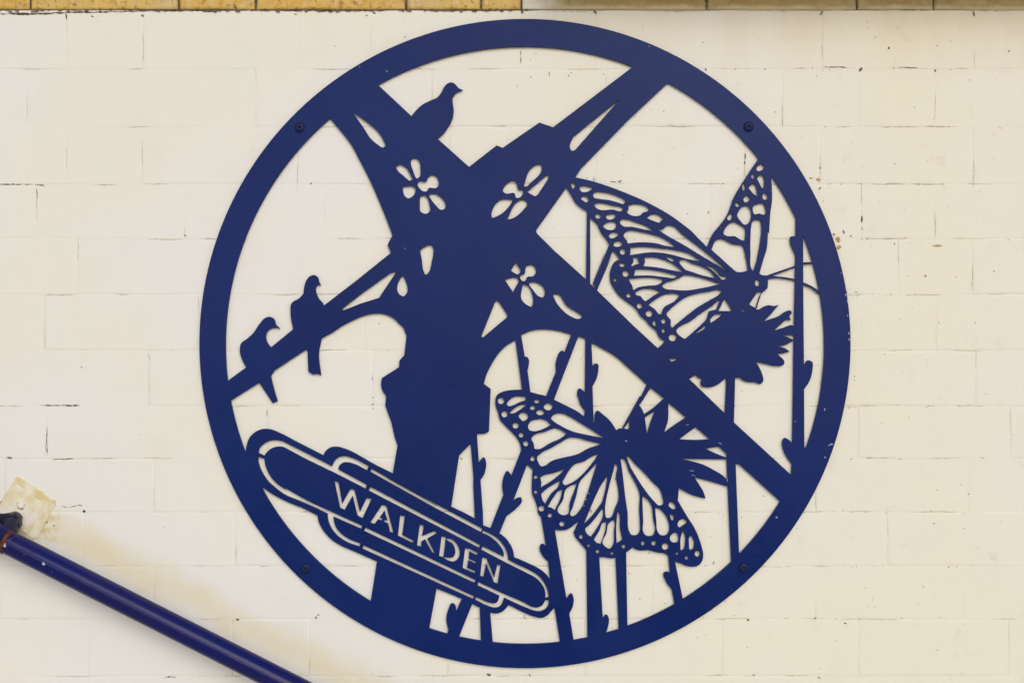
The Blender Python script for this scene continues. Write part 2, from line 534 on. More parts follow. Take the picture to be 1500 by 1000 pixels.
for xx in range(0, 764, 9):       # crumbly lower arris of the bare bricks
    if random.random() < 0.75:
        topj.append((xx + random.uniform(-4, 4), 15.5 - random.uniform(-1.6, 1.2), random.uniform(3, 9), random.uniform(1.2, 3.4), random.uniform(-15, 15)))
flakes("open_joints", topj, CRACK, 0.0021, wall)
flakes("paint_chips", dark, CRACK, 0.0005, wall)

scuff = []
for xx, yy, ln in ((1000, 15.6, 120), (840, 15.6, 90), (1130, 15.4, 100), (1210, 15.2, 60), (1320, 15.3, 90), (1455, 15.6, 80)):
    scuff.append((xx, yy + 0.6, ln, 1.6, random.uniform(-0.4, 0.4)))
for y_ in CY[3:15]:
    x = random.uniform(-40, 40)
    while x < 1520:
        ln = random.uniform(8, 60)
        if random.random() < (0.40 if x < 900 else 0.60):
            scuff.append((x, y_ + random.uniform(-0.8, 0.8), ln, random.uniform(0.6, 1.6), random.uniform(-0.8, 0.8)))
        x += ln + random.uniform(4, 70)
for ci, ks in KNOWN.items():
    if ci < 2:
        continue
    for k in ks:
        if random.random() < 0.75:
            y_ = random.uniform(CY[ci] + 10, CY[ci + 1] - 10)
            scuff.append((k + random.uniform(-0.6, 0.6), y_, random.uniform(10, 46), random.uniform(0.5, 1.1), 90 + random.uniform(-2, 2)))
for _ in range(150):
    scuff.append((random.triangular(0, 1500, 1400), random.uniform(30, 995), random.uniform(1.2, 4), random.uniform(0.8, 1.8), random.uniform(0, 180)))
pits = []
for _ in range(110):
    r = random.uniform(0.8, 1.9)
    pits.append((random.triangular(250, 1500, 1420), random.uniform(25, 995), r * random.uniform(1, 1.8), r, random.uniform(0, 180)))
for y_ in CY[3:14]:            # crumbs caught along the joints on the weathered right side
    for _ in range(9):
        pits.append((random.triangular(820, 1500, 1300), y_ + random.gauss(0, 1.6), random.uniform(1.2, 3.6), random.uniform(0.7, 1.5), random.uniform(-20, 20)))
flakes("pits", pits, PIT, 0.0004, wall)
flakes("worn_paint", scuff, SCUFF, 0.0004, wall)
flakes("rust_spots", [(1228, 351, 9, 6, 70), (1229, 362, 8, 6, 100), (1222, 343, 5, 3, 20), (1199, 263, 7, 3, 20), (1373, 359.5, 16, 2.0, 2),
                      (1038, 311, 5, 2, 90), (872, 753, 10, 3, 110), (866, 748, 6, 2, 80), (1188, 261, 5, 2, 0), (1356, 404, 4, 3, 60),
                      (2, 737, 9, 7, 90), (5, 744, 10, 5, 80)], RUST, 0.0010, wall, 0.0003)

# ------------------------------------------------------------------ the roundel: outlines of the cut plate
TILES = dict(A=(470, 80, 5.988), B=(700, 80, 5.988), C=(470, 230, 5.988), D=(670, 230, 5.988), E=(320, 380, 5.988),
             F=(500, 340, 5.988), G=(680, 370, 5.988), H=(500, 480, 5.988), I=(820, 240, 8.3333), J=(870, 330, 8.3333),
             K=(920, 400, 8.3333), L=(1020, 220, 8.3333), M=(1020, 320, 8.3333), N=(960, 290, 8.3333), O=(960, 430, 6.25),
             Q=(710, 550, 8.3333), R=(760, 640, 8.3333), S=(770, 700, 8.3333), T=(870, 580, 7.14286), U=(870, 650, 8.3333),
             V=(880, 720, 8.3333), W=(740, 480, 6.25), X=(660, 630, 8.3333), SA=(350, 610, 7.14286), SB=(460, 640, 8.3333),
             SC=(540, 700, 8.3333), SD=(640, 780, 8.3333), SE=(470, 730, 7.14286), SF=(600, 820, 5.55556), SG=(740, 740, 5.0),
             SH=(1000, 560, 6.25), SI=(1020, 680, 6.25), SJ=(290, 500, 6.25), SK=(1100, 400, 3.125), SL=(920, 90, 6.25),
             SM=(680, 710, 8.3333), SW=(400, 700, 8.3333), P=(0, 0, 1.0))

# one line per outline: "part mode tile x,y x,y ..."; part '-' is an opening; mode c = straight runs (~ marks a rounded
# point), s = rounded (! marks a sharp corner), o = ellipses x,y,rx[,ry]
OUTLINES = """
stem.a c W 90,85 145,60 180,262 200,265~ 217,290~ 215,345~ 205,390 232,590 238,640 168,640 155,570
stem.a c SG 262,80 300,302 290,288~ 265,280~ 254,300~ 275,370~ 315,410 330,545 360,740 402,1000 406,1035 508,1035 500,975 470,790 495,740~ 500,670~ 486,642~ 466,655~ 450,682 365,180 360,140
stem.b c J 240,225 190,230 0,680 D 1230,1000 G 1235,0 1130,270 1165,330 1300,20 D 1290,1000 1367,815
stem.b c W 625,10 605,60 543,222 525,208~ 505,215~ 478,265~ 462,330~ 465,400 372,630 350,690 430,700 446,658 668,85 690,40
stem.b c X 880,190 865,235 742,550 715,512~ 690,493~ 665,525~ 640,590~ 630,680~ 645,785 SM 475,125 320,525 300,560 440,610 430,590 515,380 630,290~ 705,185~ 690,148~ 650,158~ 595,187 X 765,860 935,418 960,350
stem.b c SF 440,290 425,312 380,412 365,358~ 345,350~ 315,400~ 298,480~ 315,565 298,640 400,660 405,615 507,362 530,320
stem.c c X 240,100 322,45 345,388 385,340~ 408,328~ 430,370~ 432,460~ 410,540~ 365,605 395,1000 SM 232,490 240,560 140,520 130,410 110,0 SC 1280,0
stem.c c SF 560,345 570,375 580,650 582,700 684,700 676,662 656,425 650,395
stem.d c D 1132,470 1138,480 1130,1000 G 1075,0 1070,235 1105,290 1108,0 D 1165,1000 1165,540 1160,500
stem.d c W 735,80 730,590 700,562~ 676,553~ 660,585~ 672,650~ 700,720~ 730,757 725,805 720,860 820,890 810,860 800,535 840,455~ 853,385~ 848,330~ 828,325~ 800,347 790,138 788,110
stem.d c SG 595,310 603,965 603,1000 715,960 742,925 755,880~ 758,820~ 742,797~ 715,822 690,385 688,360
stem.e c SG 808,370 832,908 835,930 902,900 896,875 886,345 890,320
stem.f c SG 1185,335 1195,365 1207,492 1180,483~ 1163,492~ 1175,550~ 1222,617 1240,715 1245,740 1312,700 1300,675 1243,405 1225,380
stem.g c O 640,740 732,740 725,1000 SH 470,363 485,740 SI 362,30 392,798 400,890 325,910 320,870 280,0 SH 402,650 387,282 400,0
stem.h c M 1217,-205 1215,215 1175,217~ 1152,222~ 1146,245~ 1158,330~ 1190,400~ 1212,450 SK 203,0 197,300 190,778 SH 960,515~ 935,505~ 918,525~ 925,620~ 960,690~ 1000,745 995,852 1010,880 1140,600 1115,590 1112,65 SK 243,532 265,500~ 282,440~ 280,405~ 262,398~ 243,420 M 1307,1000 1305,225 1305,-205
bracketed_column c P 532,104.5 A 505,270 795,540 1025,740 1300,985 B 165,797 218,818 540,597 660,638 1360,108 P 947,83 995,108.5 SL 385,207 368,203~ 350,213 0,540 B 905,1000 I 190,165 80,290 D 955,270 688,645 698,670 1030,1000 G 810,0 1070,235 1165,330 1495,650 K 0,580 375,925 O 310,780 530,1000 SH 95,0 385,280 470,365 1000,850 P 1172,707 1160,749 SI 765,335 400,5 SH 490,740 400,650 335,590 245,515 120,410 T 960,220 770,60 735,25 W 1300,520 1150,385~ 1000,255~ 880,185~ 790,135 735,100 670,78 605,60 500,32~ 380,15~ 250,25~ 145,65 80,120 0,172~ H 1380,225~ 1310,335~ 1268,425~ 1250,490 1310,535 1295,905 1275,920~ 1195,930 X 320,60 245,162 105,305 10,920 SC 1000,340 SF 220,230 160,555 P 626,935 540,897 P 543.2,879 552,822.4 575.2,692.8 SB 1020,100 985,0 H 440,830 385,680 392,618 388,588 372,570 355,535~ 348,490~ 355,440 505,345 510,285 552,240 572,70 545,0 F 520,815~ 450,750~ 370,718~ 250,720~ 130,760~ 0,825 E 1000,640~ 905,690 760,795 480,980 SJ 700,275 555,380 300,540 P 325,594 322,564 SJ 270,360 435,240 E 460,770 655,610 925,403 1450,0 F 0,530 432,183 C 612,830 585,770 628,685 545,470~ 430,205~ 325,0 A 290,830~ 90,570 P 476,163
- s A 275,500! 330,540 400,590 510,690 555,765 568,800 545,815 500,790 440,740 380,650
- c B 1240,397 838,722 826,745~ 810,825~ 828,845~ 855,835
- s C 660,85 690,68 740,88 790,165 805,195 792,205 720,160 675,120
- s C 795,20 830,10 865,45 873,100 865,175 850,187 805,110 788,55
- s C 848,228 880,207 915,222 945,175 980,158 1010,170 1030,205 1034,245 1010,272 945,272 930,300 905,303 870,280
- s C 715,262! 760,256 800,256 830,280 830,300 790,355 765,363 735,340
- s C 885,338 910,338 955,430 960,465 935,494 905,496 870,470 868,430
- s C 950,330 970,322 1080,385 1095,420 1085,455 1050,462 1015,430 970,375
- s F 690,160! 740,124 785,113 803,135 805,200 795,250 757,362 740,374 725,350 705,240
- s F 490,510 510,420 540,383 560,420 575,530 550,560 500,535
- c F 8,672 150,560 430,360 485,343 330,576 170,625 15,686
- s D 583,258! 640,110 690,72 735,68 740,95 612,258!
- c D 612,307 785,160 802,160 798,190 705,330 682,345
- s D 403,305 440,230 500,210 520,235 540,290 575,290 575,320 548,355 515,357 503,320 420,318
- s D 300,500 330,420 375,378 490,372! 480,392 340,522 305,532
- s D 438,548! 520,400 560,375 600,383 614,415 590,450 465,543
- s G 453,88! 492,168 478,187 408,158!
- s G 545,120 590,106 622,130 630,165 605,205 550,215 540,245 515,250 490,220 495,200 525,190
- s G 356,238! 380,230 470,228 480,250! 428,345!
- s G 512,280! 540,283 602,390 604,440 588,474 555,460 506,415
- s G 572,264 595,258 702,320 707,365 690,392 660,385 610,335
- s G 783,365 810,362 900,465 1028,572 1010,579 930,555 850,490 795,410
- c G 272,430 290,420~ 305,432 382,550 370,570 165,742 150,735
bird.a s A 795,540! 840,485 900,435 970,400 1020,378 1055,335 1085,280 1115,252 1150,245 1180,262 1205,292 1247,312! 1200,330 1175,350 1155,385 1158,430 1165,490 1160,540 1145,590 1115,640 1080,690 1025,740! 
bird.b s E 655,610! 640,540 632,460 643,380 672,358! 700,345 745,300! 752,240 775,175 810,142 845,136 875,160 885,200 898,222! 870,225 855,250 865,310 890,355 915,380 925,403! 905,690! SJ 1108,100 1127,312! 1100,297 1055,302 1010,275! 1002,88!
bird.c s E 240,940! 215,895 187,800 198,735 250,695! 300,650 360,565 410,512 450,501 490,525 503,570 542,604! 480,600 435,625 416,670 430,730 460,770! SJ 690,275! 668,320! 700,450 729,545! 708,553! 685,564! 563,380!
coneflower.a s O 290,790! 372,743! 390,765 430,785! 414,815 425,845 470,857 540,845 600,810 645,765! 730,775! 770,768 800,790 850,810 910,810 965,826 987,800 980,740 955,680 920,625! 1000,640 1080,660 1140,662 1180,645 1178,612 1150,580 1115,550! 1170,545 1230,530! 1190,500 1130,485! 1200,465 1268,425! 1220,400 1168,383! 1275,378! 1275,302! 1255,290 1170,312 1088,337! 1150,280 1200,240 1243,243! 1228,205 1252,175 1235,152 1200,160 1130,205 1060,230 995,252! 1060,185 1130,102! 1080,113 1040,104 990,120 940,146 912,137! 860,95! 800,100! 690,155! 570,160! 500,270! 370,368! 270,410! 180,400! 90,440! 20,500!
coneflower.b s Q 1335,600! T 7,240 13,180 30,153 100,195 180,270 235,357! 262,340 300,335! 470,85! 512,150 535,225! 545,310 558,400! 590,270 640,150 690,85 740,45! 775,65! 780,150 775,250 735,380! 850,295 965,220! 1065,322! 980,385 893,450! 1050,457 1215,450! 1320,525! 1240,536 1172,550! 1280,600 1395,645! 1395,660! 900,655! 1030,682 1150,718 1270,780 1350,830 1400,880! 1400,945! 1180,880 1053,848! U 1290,500 1340,590 1364,664! 1200,622 1038,538! 1025,682! 820,600 600,300 T 300,600 T 60,420!
- s T 533,230! 640,150! 600,250 575,330 558,395! 548,330
butterfly.a s P 834,262! I 190,165! 330,195 420,218 560,263 700,313 850,373 1000,438 1150,513 1350,628 1500,738 N 200,222 330,317 430,395 530,497 632,598! 665,510! 700,440 790,330 880,200 920,100 960,0 L 430,640 490,520 570,390 660,250 757,110! 830,60! 930,250! 912,325! 925,480 922,640 905,760 882,1000 M 880,150 860,370 820,500 770,672! 800,690! 858,695! 1205,575! 1205,598! 925,700! 1100,718 1205,738! 1205,762! 1100,740 960,728 872,742! 875,790 870,850! 830,885 O 970,0! 928,135! 880,180! 700,200! 600,200! 400,350! 270,415! 180,430 90,445 K 440,890! 425,855! 455,825! 400,800 370,760 350,710 290,660 250,620 220,580 160,530 100,440 0,350 J 500,1000 400,930 310,860 250,780 205,690 195,600 215,510 260,440 320,412! 230,300! 185,225! 150,170 100,110 50,0 I 560,910 520,850 460,740 370,652! 335,580! 260,535 190,470 150,400 120,350 80,285!
butterfly.a c M 1300,535 1420,528 1440,550 1300,562
butterfly.a s M 1300,775! 1400,820 1510,890! 1500,925! 1400,848 1300,805!
- s I 138,245 165,232 190,247 178,290 160,303 148,280
- s I 245,275 290,270 350,275 402,298 380,318 260,334 246,310
- s I 258,428 275,398 315,392 350,420 352,450 325,472 295,455
- s I 405,375 430,348 520,345 640,370 740,410 802,455 785,487 700,467 600,442 480,427 420,412
- s I 423,502 450,480 530,480 640,505 772,550 755,573 650,558 480,557 440,535
- s I 430,630 465,605 498,625 500,650 470,668 440,655
- s I 562,637 620,613 683,622 680,640 610,682 575,670
- s I 528,760 560,726 690,725 687,770 665,797 560,792
- s I 598,880 620,850 690,836 720,850 690,887 615,906
- s J 240,225 265,200 320,193 348,225 330,247 270,262 243,250
- s I 833,512! 870,497 970,493 1050,515 1092,550! 1070,580 1020,590 985,625 940,637 850,617 815,590! 842,555
- s I 1060,660! 1130,613 1190,618 1270,670! 1240,690 1215,717 1160,702
- s I 733,710 750,680 800,676 950,718 1060,758 1152,822! 1040,802 880,767 770,757
- s N 32,385! 105,375 125,350 160,333 205,338 330,440 500,570 640,680 760,780 907,912! 780,832 560,702 330,562 150,462
- s J 362,120 390,78 440,63 560,78 700,108 830,150 920,200 1003,267! 880,250 750,217 600,207 480,212 413,222! 405,190 380,160
- s J 443,270! 600,260 800,278 1000,303 1150,340 1320,442! 1150,412 950,357 800,332 650,332 540,347 443,362! 448,310
- s J 455,485! 485,440 478,395 530,393 545,430 558,465! 500,482 465,497
- s J 883,395 920,388 970,405 982,425 960,442 915,420
- s J 620,398 700,388 800,403 890,433 980,478 1097,573! 950,547 800,517 680,502 603,497! 625,440
- s J 1042,440 1080,420 1200,463 1350,518 1430,568 1487,647! 1300,602 1180,562 1120,542 1070,492
- s M 103,570! 180,588 250,638 290,690 383,715! 340,747 310,742 280,712 220,652
- s J 500,538! 640,538 800,558 1022,610! 1000,634 880,632 700,612 488,612! 500,575
- s J 425,655! 520,643 700,638 845,658! 830,692 780,722 640,737 540,757 478,793! 470,740 440,690
- s J 503,820! 560,788 650,773 740,783 812,812! 740,852 630,928! 590,892 570,862 520,852
- s K 417,160 450,123 560,88 640,53 690,23 760,28 900,58 1130,130! 900,182 700,210 560,202 450,187
- s K 248,385! 340,318 440,263 540,246 637,262! 580,332 430,432 408,502! 375,497 340,452 290,412
- s K 467,500 500,458 600,368 720,288 850,248 1000,223 1100,203 1146,215! 1120,252 1000,327 850,417 700,532 538,668! 523,640 520,570 490,535
- s K 587,700 640,648 760,588 880,498 1000,418 1128,317! 1082,440! 990,462! 960,562! 870,652 780,732 705,797! 680,797! 610,742
- s K 1180,305! 1207,350 1265,440! 1250,462! 1105,460!
- s K 1003,562! 1060,508 1158,498! 1080,562 1008,608!
- s K 815,748! 880,690 962,630! 948,662 880,712
- s O 117,593! 160,597 213,590! 195,602 150,620
- s O 790,152 805,142 820,150 812,162 798,162
- s O 858,97! 905,30 M 742,903! 785,893! 797,907! O 955,20! 918,133!
- s L 733,237 750,193 790,170 827,190 827,215 800,242 757,257
- s L 742,347! 780,303 810,308 832,370 827,440 808,468 785,430
- s L 637,460! 680,413 710,413 737,470 750,565! 710,542
- s L 572,602! 617,548 663,592! 640,617 593,637
- s L 693,690 760,653 825,653 842,700 850,770 825,787 770,772 713,782
- s L 498,800 520,740 580,683 620,678 657,715 670,750 620,902 590,910 538,860
- s L 378,842 400,790 440,772 442,805 400,858
- s M 332,187 345,140 400,68 465,43 520,68 597,120! 602,180 592,278! 540,257 470,217 370,212
- s M 662,200 670,100 690,33 720,18 780,23 794,80 787,250 762,400 732,540 695,645! 678,620 662,420
- s M 183,380! 250,263 300,248 350,263 430,308 572,343 592,400 612,500 632,632! 560,652 500,652 420,592 300,482
- o J 352,322,34,36 345,482,34,25 388,590,38 260,662,19 425,855,27
- o K 140,398,33 258,492,42,40 322,610,20,33 435,585,29 432,702,20,26 545,785,48,45
- o L 690,315,19,33 580,450,19,43 840,565,33,42 503,665,28 300,938,14
- o M 745,785,29,41
butterfly.b s Q 130,330 132,280 150,238 205,202 300,178 380,172 455,172 560,200 640,222 745,247 840,290 1000,368 1150,447 1218,500! 1330,600! T 60,340! 235,357! 262,338 292,340! 480,2! 518,2! 380,250! 420,480 500,700 U 400,120! 700,300! 900,480! 1034,543! 1022,682! V 945,110 1050,290 1150,450 1230,660 1252,780 1235,850 1190,897 1130,912 1060,907 980,872 900,848! 825,782! 790,755 700,742 580,712 460,712 388,680! S 1300,845! 1260,882 1225,905! 1095,967! 1050,977 950,962 890,965! 745,887! 710,842 660,782 610,722 584,665! 650,520! 600,562 550,602 480,632 420,637 355,627! 205,490! 160,440 140,350 110,260 80,190 75,100 R 160,540 168,405! X 1012,492! 935,415! 862,235! Q 440,860 400,770 330,690 260,620 190,540 160,440 132,360
butterfly.b c W 1300,512 1338,540 1236,700 1208,705
butterfly.b c T 528,188 640,108 700,52 738,18 765,42 640,152 536,222
- s T 315,336! 368,262! 378,275 366,308 378,320 350,346!
- s Q 270,350 310,290 350,262 497,256! 500,290 430,320 330,367 290,372
- s Q 303,457! 360,400 470,352 513,353! 420,422 330,462
- s Q 413,490 440,458 500,456 532,490 515,532 460,552 440,532 425,515
- s Q 528,615 560,558 640,533 710,531 760,553 808,600! 760,627 600,677 550,667
- s Q 568,770 600,728 740,683 870,641 930,663 998,705! 960,742 800,822 640,897 612,892 600,832 585,802
- s Q 810,520 840,478 890,460 950,463 1050,508 1200,598 1330,678 1460,762! 1250,722 1080,682 930,612 850,562
- s R 226,240 260,203 400,128 530,53 610,8 700,8 840,43 1010,85! 850,137 720,207 560,247 400,292 310,352 275,357 245,322
- s R 260,493! 290,473 420,438 568,387! 500,452 400,532 266,615! 275,550
- s R 272,690! 330,638 498,530! 487,592 400,682 320,813! 288,762
- s R 352,853! 420,738 500,648 533,638! 512,732 440,892! 400,862
- s R 478,912 540,760 580,628 640,588 708,565! 682,642 622,802 592,942 560,952 500,937
- s R 632,952 660,850 700,718 750,538 850,428 957,308! 902,482 832,702 752,882 680,957 650,967
- s R 538,562 570,480 620,398 680,333 800,293 880,243 975,202! 900,312 800,432 700,522 620,567 560,584
- s S 1004,-35! 974,140 934,292! 840,422 770,502 710,560! 760,440 850,228 920,88
- s R 1185,322 1197,340 1187,480 1217,660 1215,770 1180,852 1105,987 1080,987 1053,880 1063,780 1108,580 1158,400
- s S 727,620 780,568 880,448 935,368! 943,380 942,470 882,592 800,714! 760,692 733,650
- s S 832,750! 900,638 950,538 985,533! 977,622 942,732 915,804! 860,782
- s S 942,800 990,658 1010,558 1070,503! 1082,520 1080,642 1057,832 1030,862 980,842
- s S 1122,395! 1137,420 1152,600 1182,750! 1112,793! 1106,600
- s U 325,175! 347,178 432,340 532,530 552,580 555,800 V 480,400 480,470 455,517 420,530 375,524 353,490 328,250 U 383,640 348,340
- s U 398,148! 432,160 482,220 602,340 722,470 802,550 837,640 840,740 800,752 740,702 638,580 518,400 438,260
- s V 508,50! 542,70 612,150 642,330 662,480 640,527 550,530 528,505 518,350
- s V 663,200! 690,198 772,260 822,350 832,480 805,522 730,527 698,490 678,350
- s V 828,160 850,122 900,150 920,190 900,214 850,192
- s V 843,278! 880,283 897,320 875,352 858,330
- s V 938,402 960,348 1020,333 1052,365 1000,412 958,437
- s V 843,560 880,508 925,498 944,530 937,612 890,620 858,602
- s V 1005,478 1027,520 1032,620 1010,702 985,714 973,640 983,530
- s V 1095,533 1127,570 1142,640 1120,702 1095,707 1078,620 1078,560
- o Q 200,308,39 242,470,38 378,610,37 445,725,28 503,828,32 637,315,33,21 585,392,31,26 678,450,49,33 775,380,53,43
- o R 168,262,27,30 207,487,22 207,668,21 277,872,35 380,955,26
- o S 443,558,31 678,715,22,26 770,823,17 880,893,22 1055,918,18 1197,832,23
- o V 515,627,21,26 648,627,27 788,667,41 933,752,17 1048,805,21 1180,755,33,37
name_board s SA 68,375! 80,300 110,220 170,160 240,130 330,132 420,167 600,260 882,403! 910,355 960,320 1030,314 1110,335 1300,430 SB 700,310 950,437 SC 1000,342 1295,495 SM 232,490 320,527 430,590 500,642 560,722 597,805 612,882! SD 1100,365 1250,440 1320,492 1385,580 1415,660 1440,760 1455,850! SF 1180,385! 1160,405 1130,440 1075,469 1020,460 930,425 805,363! 770,405 740,425 700,433 655,425! 570,385 425,315 220,230 SW 1240,1002 1000,897 800,807 700,737 610,632 560,542 540,455! 400,382 200,300 0,200 SA 235,730! 120,640!
- s SA 206,380! 215,330 260,285 320,253 390,245 460,258 530,293 700,378 975,518! 985,490 1010,450 1060,418 1120,413 1190,433 1357,515! 1340,560! 1200,492 1140,477 1085,482 1050,512 1038,548! 1337,710! 1325,752! 980,577 700,442 530,352 450,314 390,314 330,337 290,372 265,407!
- s SA 202,418! 266,438! 272,490 300,570 350,650 410,710 500,765 SW 100,95 400,263 700,403 1087,580! 1077,617! 735,468! 760,580 820,665 900,725 1067,797! 1055,834! 900,777 800,712 720,622 670,502 664,432! 500,352 300,267 130,192 0,92 SA 320,690 260,610 220,530 203,470
- c SB 700,383 1500,833 SC 225,-2 1388,615 1370,657 840,377 165,2 SB 688,422
- c SC 18,102 1362,815 1347,848 3,152
- s SM 228,552! 300,585 400,645 480,735 525,830 537,910! SD 1000,393 1150,463 1240,523 1312,610 1352,700 1367,783! 1328,793! 1318,700 1278,622 1210,552 1100,492 870,377 542,205! 558,163! 818,292! 812,230 780,172 720,102 650,47 SM 218,582!
- s SD 1365,820! 1362,870 1332,922 1270,954 1200,952 1100,917 820,792! 802,840 772,892 730,912 670,907 600,882 467,817! 478,782! 620,843 680,858 725,853 750,820 763,767! 497,642! 505,598! 760,718 1060,848 1170,903 1220,910 1270,893 1303,860 1322,820!
- c SE 466,300 SD 472,576 458,610 SE 453,337
- c SE 445,486 SD 452,773 440,805 SE 435,522
- c SB 248,538 298,545 344,808 440,638 462,632~ 495,650 560,908 645,738 700,755 590,988 530,955 470,715 370,887 318,860
- c SC 160,330 190,328~ 217,342 304,668 262,657 238,552 183,532 200,510 228,515 192,395 135,478 170,497 155,517 115,500 70,560 20,540
- c SC 385,453 440,462 410,690 552,767 530,787 356,700
- c SC 625,563 672,580 650,705 800,646 837,667 715,735 807,912 775,907 685,745 645,770 637,837 590,820
- c SC 890,708 942,720 912,967 860,950
- s SD 113,68! 170,75 230,120 270,190 277,260 252,320 210,350 150,342 88,312! 95,293! 150,303 195,298 220,260 220,190 190,132 120,92!
- c SD 345,188 400,195 500,245 480,270 395,225 388,315 482,355 465,374 382,335 368,425 472,470 455,490 313,430
- c SD 555,296 607,312 700,550 738,383 777,392 740,620 698,605 600,370 567,537 528,525
"""

def curve_pts(pts, flags, step=2.2):
    """closed outline through the points; flagged points stay sharp"""
    P = [np.array(p) for p in pts]
    n = len(P)
    tang = []
    for i in range(n):
        a, b, c = P[i - 1], P[i], P[(i + 1) % n]
        d0, d1 = np.linalg.norm(b - a), np.linalg.norm(c - b)
        if flags[i] or d0 < 1e-6 or d1 < 1e-6:
            tang.append(None)
        else:
            t = ((b - a) / d0 * d1 + (c - b) / d1 * d0) / (d0 + d1)
            tang.append(t)
    out = []
    for i in range(n):
        p0, p1 = P[i], P[(i + 1) % n]
        d = np.linalg.norm(p1 - p0)
        t0, t1 = tang[i], tang[(i + 1) % n]
        out.append(tuple(p0))
        if (t0 is None and t1 is None) or d < 1.2:
            continue
        u = (p1 - p0) / d
        t0 = u if t0 is None else t0
        t1 = u if t1 is None else t1
        c0, c1 = p0 + t0 * d / 3, p1 - t1 * d / 3
        k = int(min(8, max(2, d / step)))
        for j in range(1, k):
            s = j / k
            out.append(tuple((1 - s) ** 3 * p0 + 3 * (1 - s) ** 2 * s * c0 + 3 * (1 - s) * s * s * c1 + s ** 3 * p1))
    return out

polys = []          # (part or None, points)
for line in OUTLINES.strip().splitlines():
    tok = line.split()
    part = None if tok[0] == '-' else tok[0]
    mode = tok[1]
    ox, oy, sc = TILES['P']
    if mode == 'o':
        for tk in tok[2:]:
            if tk in TILES:
                ox, oy, sc = TILES[tk]
                continue
            q = [float(z) for z in tk.split(',')]
            rx = q[2]; ry = q[3] if len(q) > 3 else rx
            cx, cy = ox + q[0] / sc, oy + q[1] / sc
            polys.append((part, [(cx + rx / sc * math.cos(2 * math.pi * i / 14), cy + ry / sc * math.sin(2 * math.pi * i / 14)) for i in range(14)]))
        continue
    pts, fl = [], []
    for tk in tok[2:]:
        if tk in TILES:
            ox, oy, sc = TILES[tk]
            continue
        mk = tk[-1] if tk[-1] in '!~' else ''
        a, b_ = tk.rstrip('!~').split(',')
        pts.append((ox + float(a) / sc, oy + float(b_) / sc))
        fl.append(mk == '!' if mode == 's' else mk != '~')
    polys.append((part, curve_pts(pts, fl)))

def ell(cx, cy, rx, ry, n=220):
    return [(cx + rx * math.cos(2 * math.pi * i / n), cy + ry * math.sin(2 * math.pi * i / n)) for i in range(n)]
OUTER = ell(769, 503, 477, 475)
INNER = ell(769, 505.5, 438.5, 437)

verts, edges = [], []
for pl in [OUTER, INNER] + [p for _, p in polys]:
    b0 = len(verts)
    n = len(pl)
    verts += [Vector(p) for p in pl]
    edges += [(b0 + i, b0 + (i + 1) % n) for i in range(n)]
cv, ce, cf, _, _, _ = delaunay_2d_cdt(verts, edges, [], 0, 1e-3)
CVN = np.array([(p.x, p.y) for p in cv])
tri = np.array([tuple(t) for t in cf if len(t) == 3])
cen = CVN[tri].mean(axis=1)

def inside(poly, pts):
    poly = np.array(poly)
    lo, hi = poly.min(0), poly.max(0)
    m = np.where((pts[:, 0] >= lo[0]) & (pts[:, 0] <= hi[0]) & (pts[:, 1] >= lo[1]) & (pts[:, 1] <= hi[1]))[0]
    if len(m) == 0:
        return m
    x, y = pts[m, 0], pts[m, 1]
    res = np.zeros(len(m), bool)
    x0, y0 = poly[-1]
    for x1, y1 in poly:
        if y0 != y1:
            c = ((y0 > y) != (y1 > y)) & (x < (x1 - x0) * (y - y0) / (y1 - y0) + x0)
            res ^= c
        x0, y0 = x1, y1
    return m[res]

PARTS = ["ring"] + list(dict.fromkeys(p for p, _ in polys if p))
lab = np.full(len(tri), -1)
for part, pl in polys:
    lab[inside(pl, cen)] = PARTS.index(part) if part else -1
inn = np.zeros(len(tri), bool); inn[inside(INNER, cen)] = True
out = np.zeros(len(tri), bool); out[inside(OUTER, cen)] = True
lab[~inn] = -1
lab[out & ~inn] = 0
v0, v1, v2 = CVN[tri[:, 0]], CVN[tri[:, 1]], CVN[tri[:, 2]]
area = np.abs((v1[:, 0] - v0[:, 0]) * (v2[:, 1] - v0[:, 1]) - (v2[:, 0] - v0[:, 0]) * (v1[:, 1] - v0[:, 1])) / 2
sgn = ((v1[:, 0] - v0[:, 0]) * (v2[:, 1] - v0[:, 1]) - (v2[:, 0] - v0[:, 0]) * (v1[:, 1] - v0[:, 1]))
solid = lab >= 0
edge_n = {}
for i in np.where(solid)[0]:
    a, b_, c = tri[i]
    for e in ((a, b_), (b_, c), (c, a)):
        k = (min(e), max(e))
        edge_n[k] = edge_n.get(k, 0) + 1

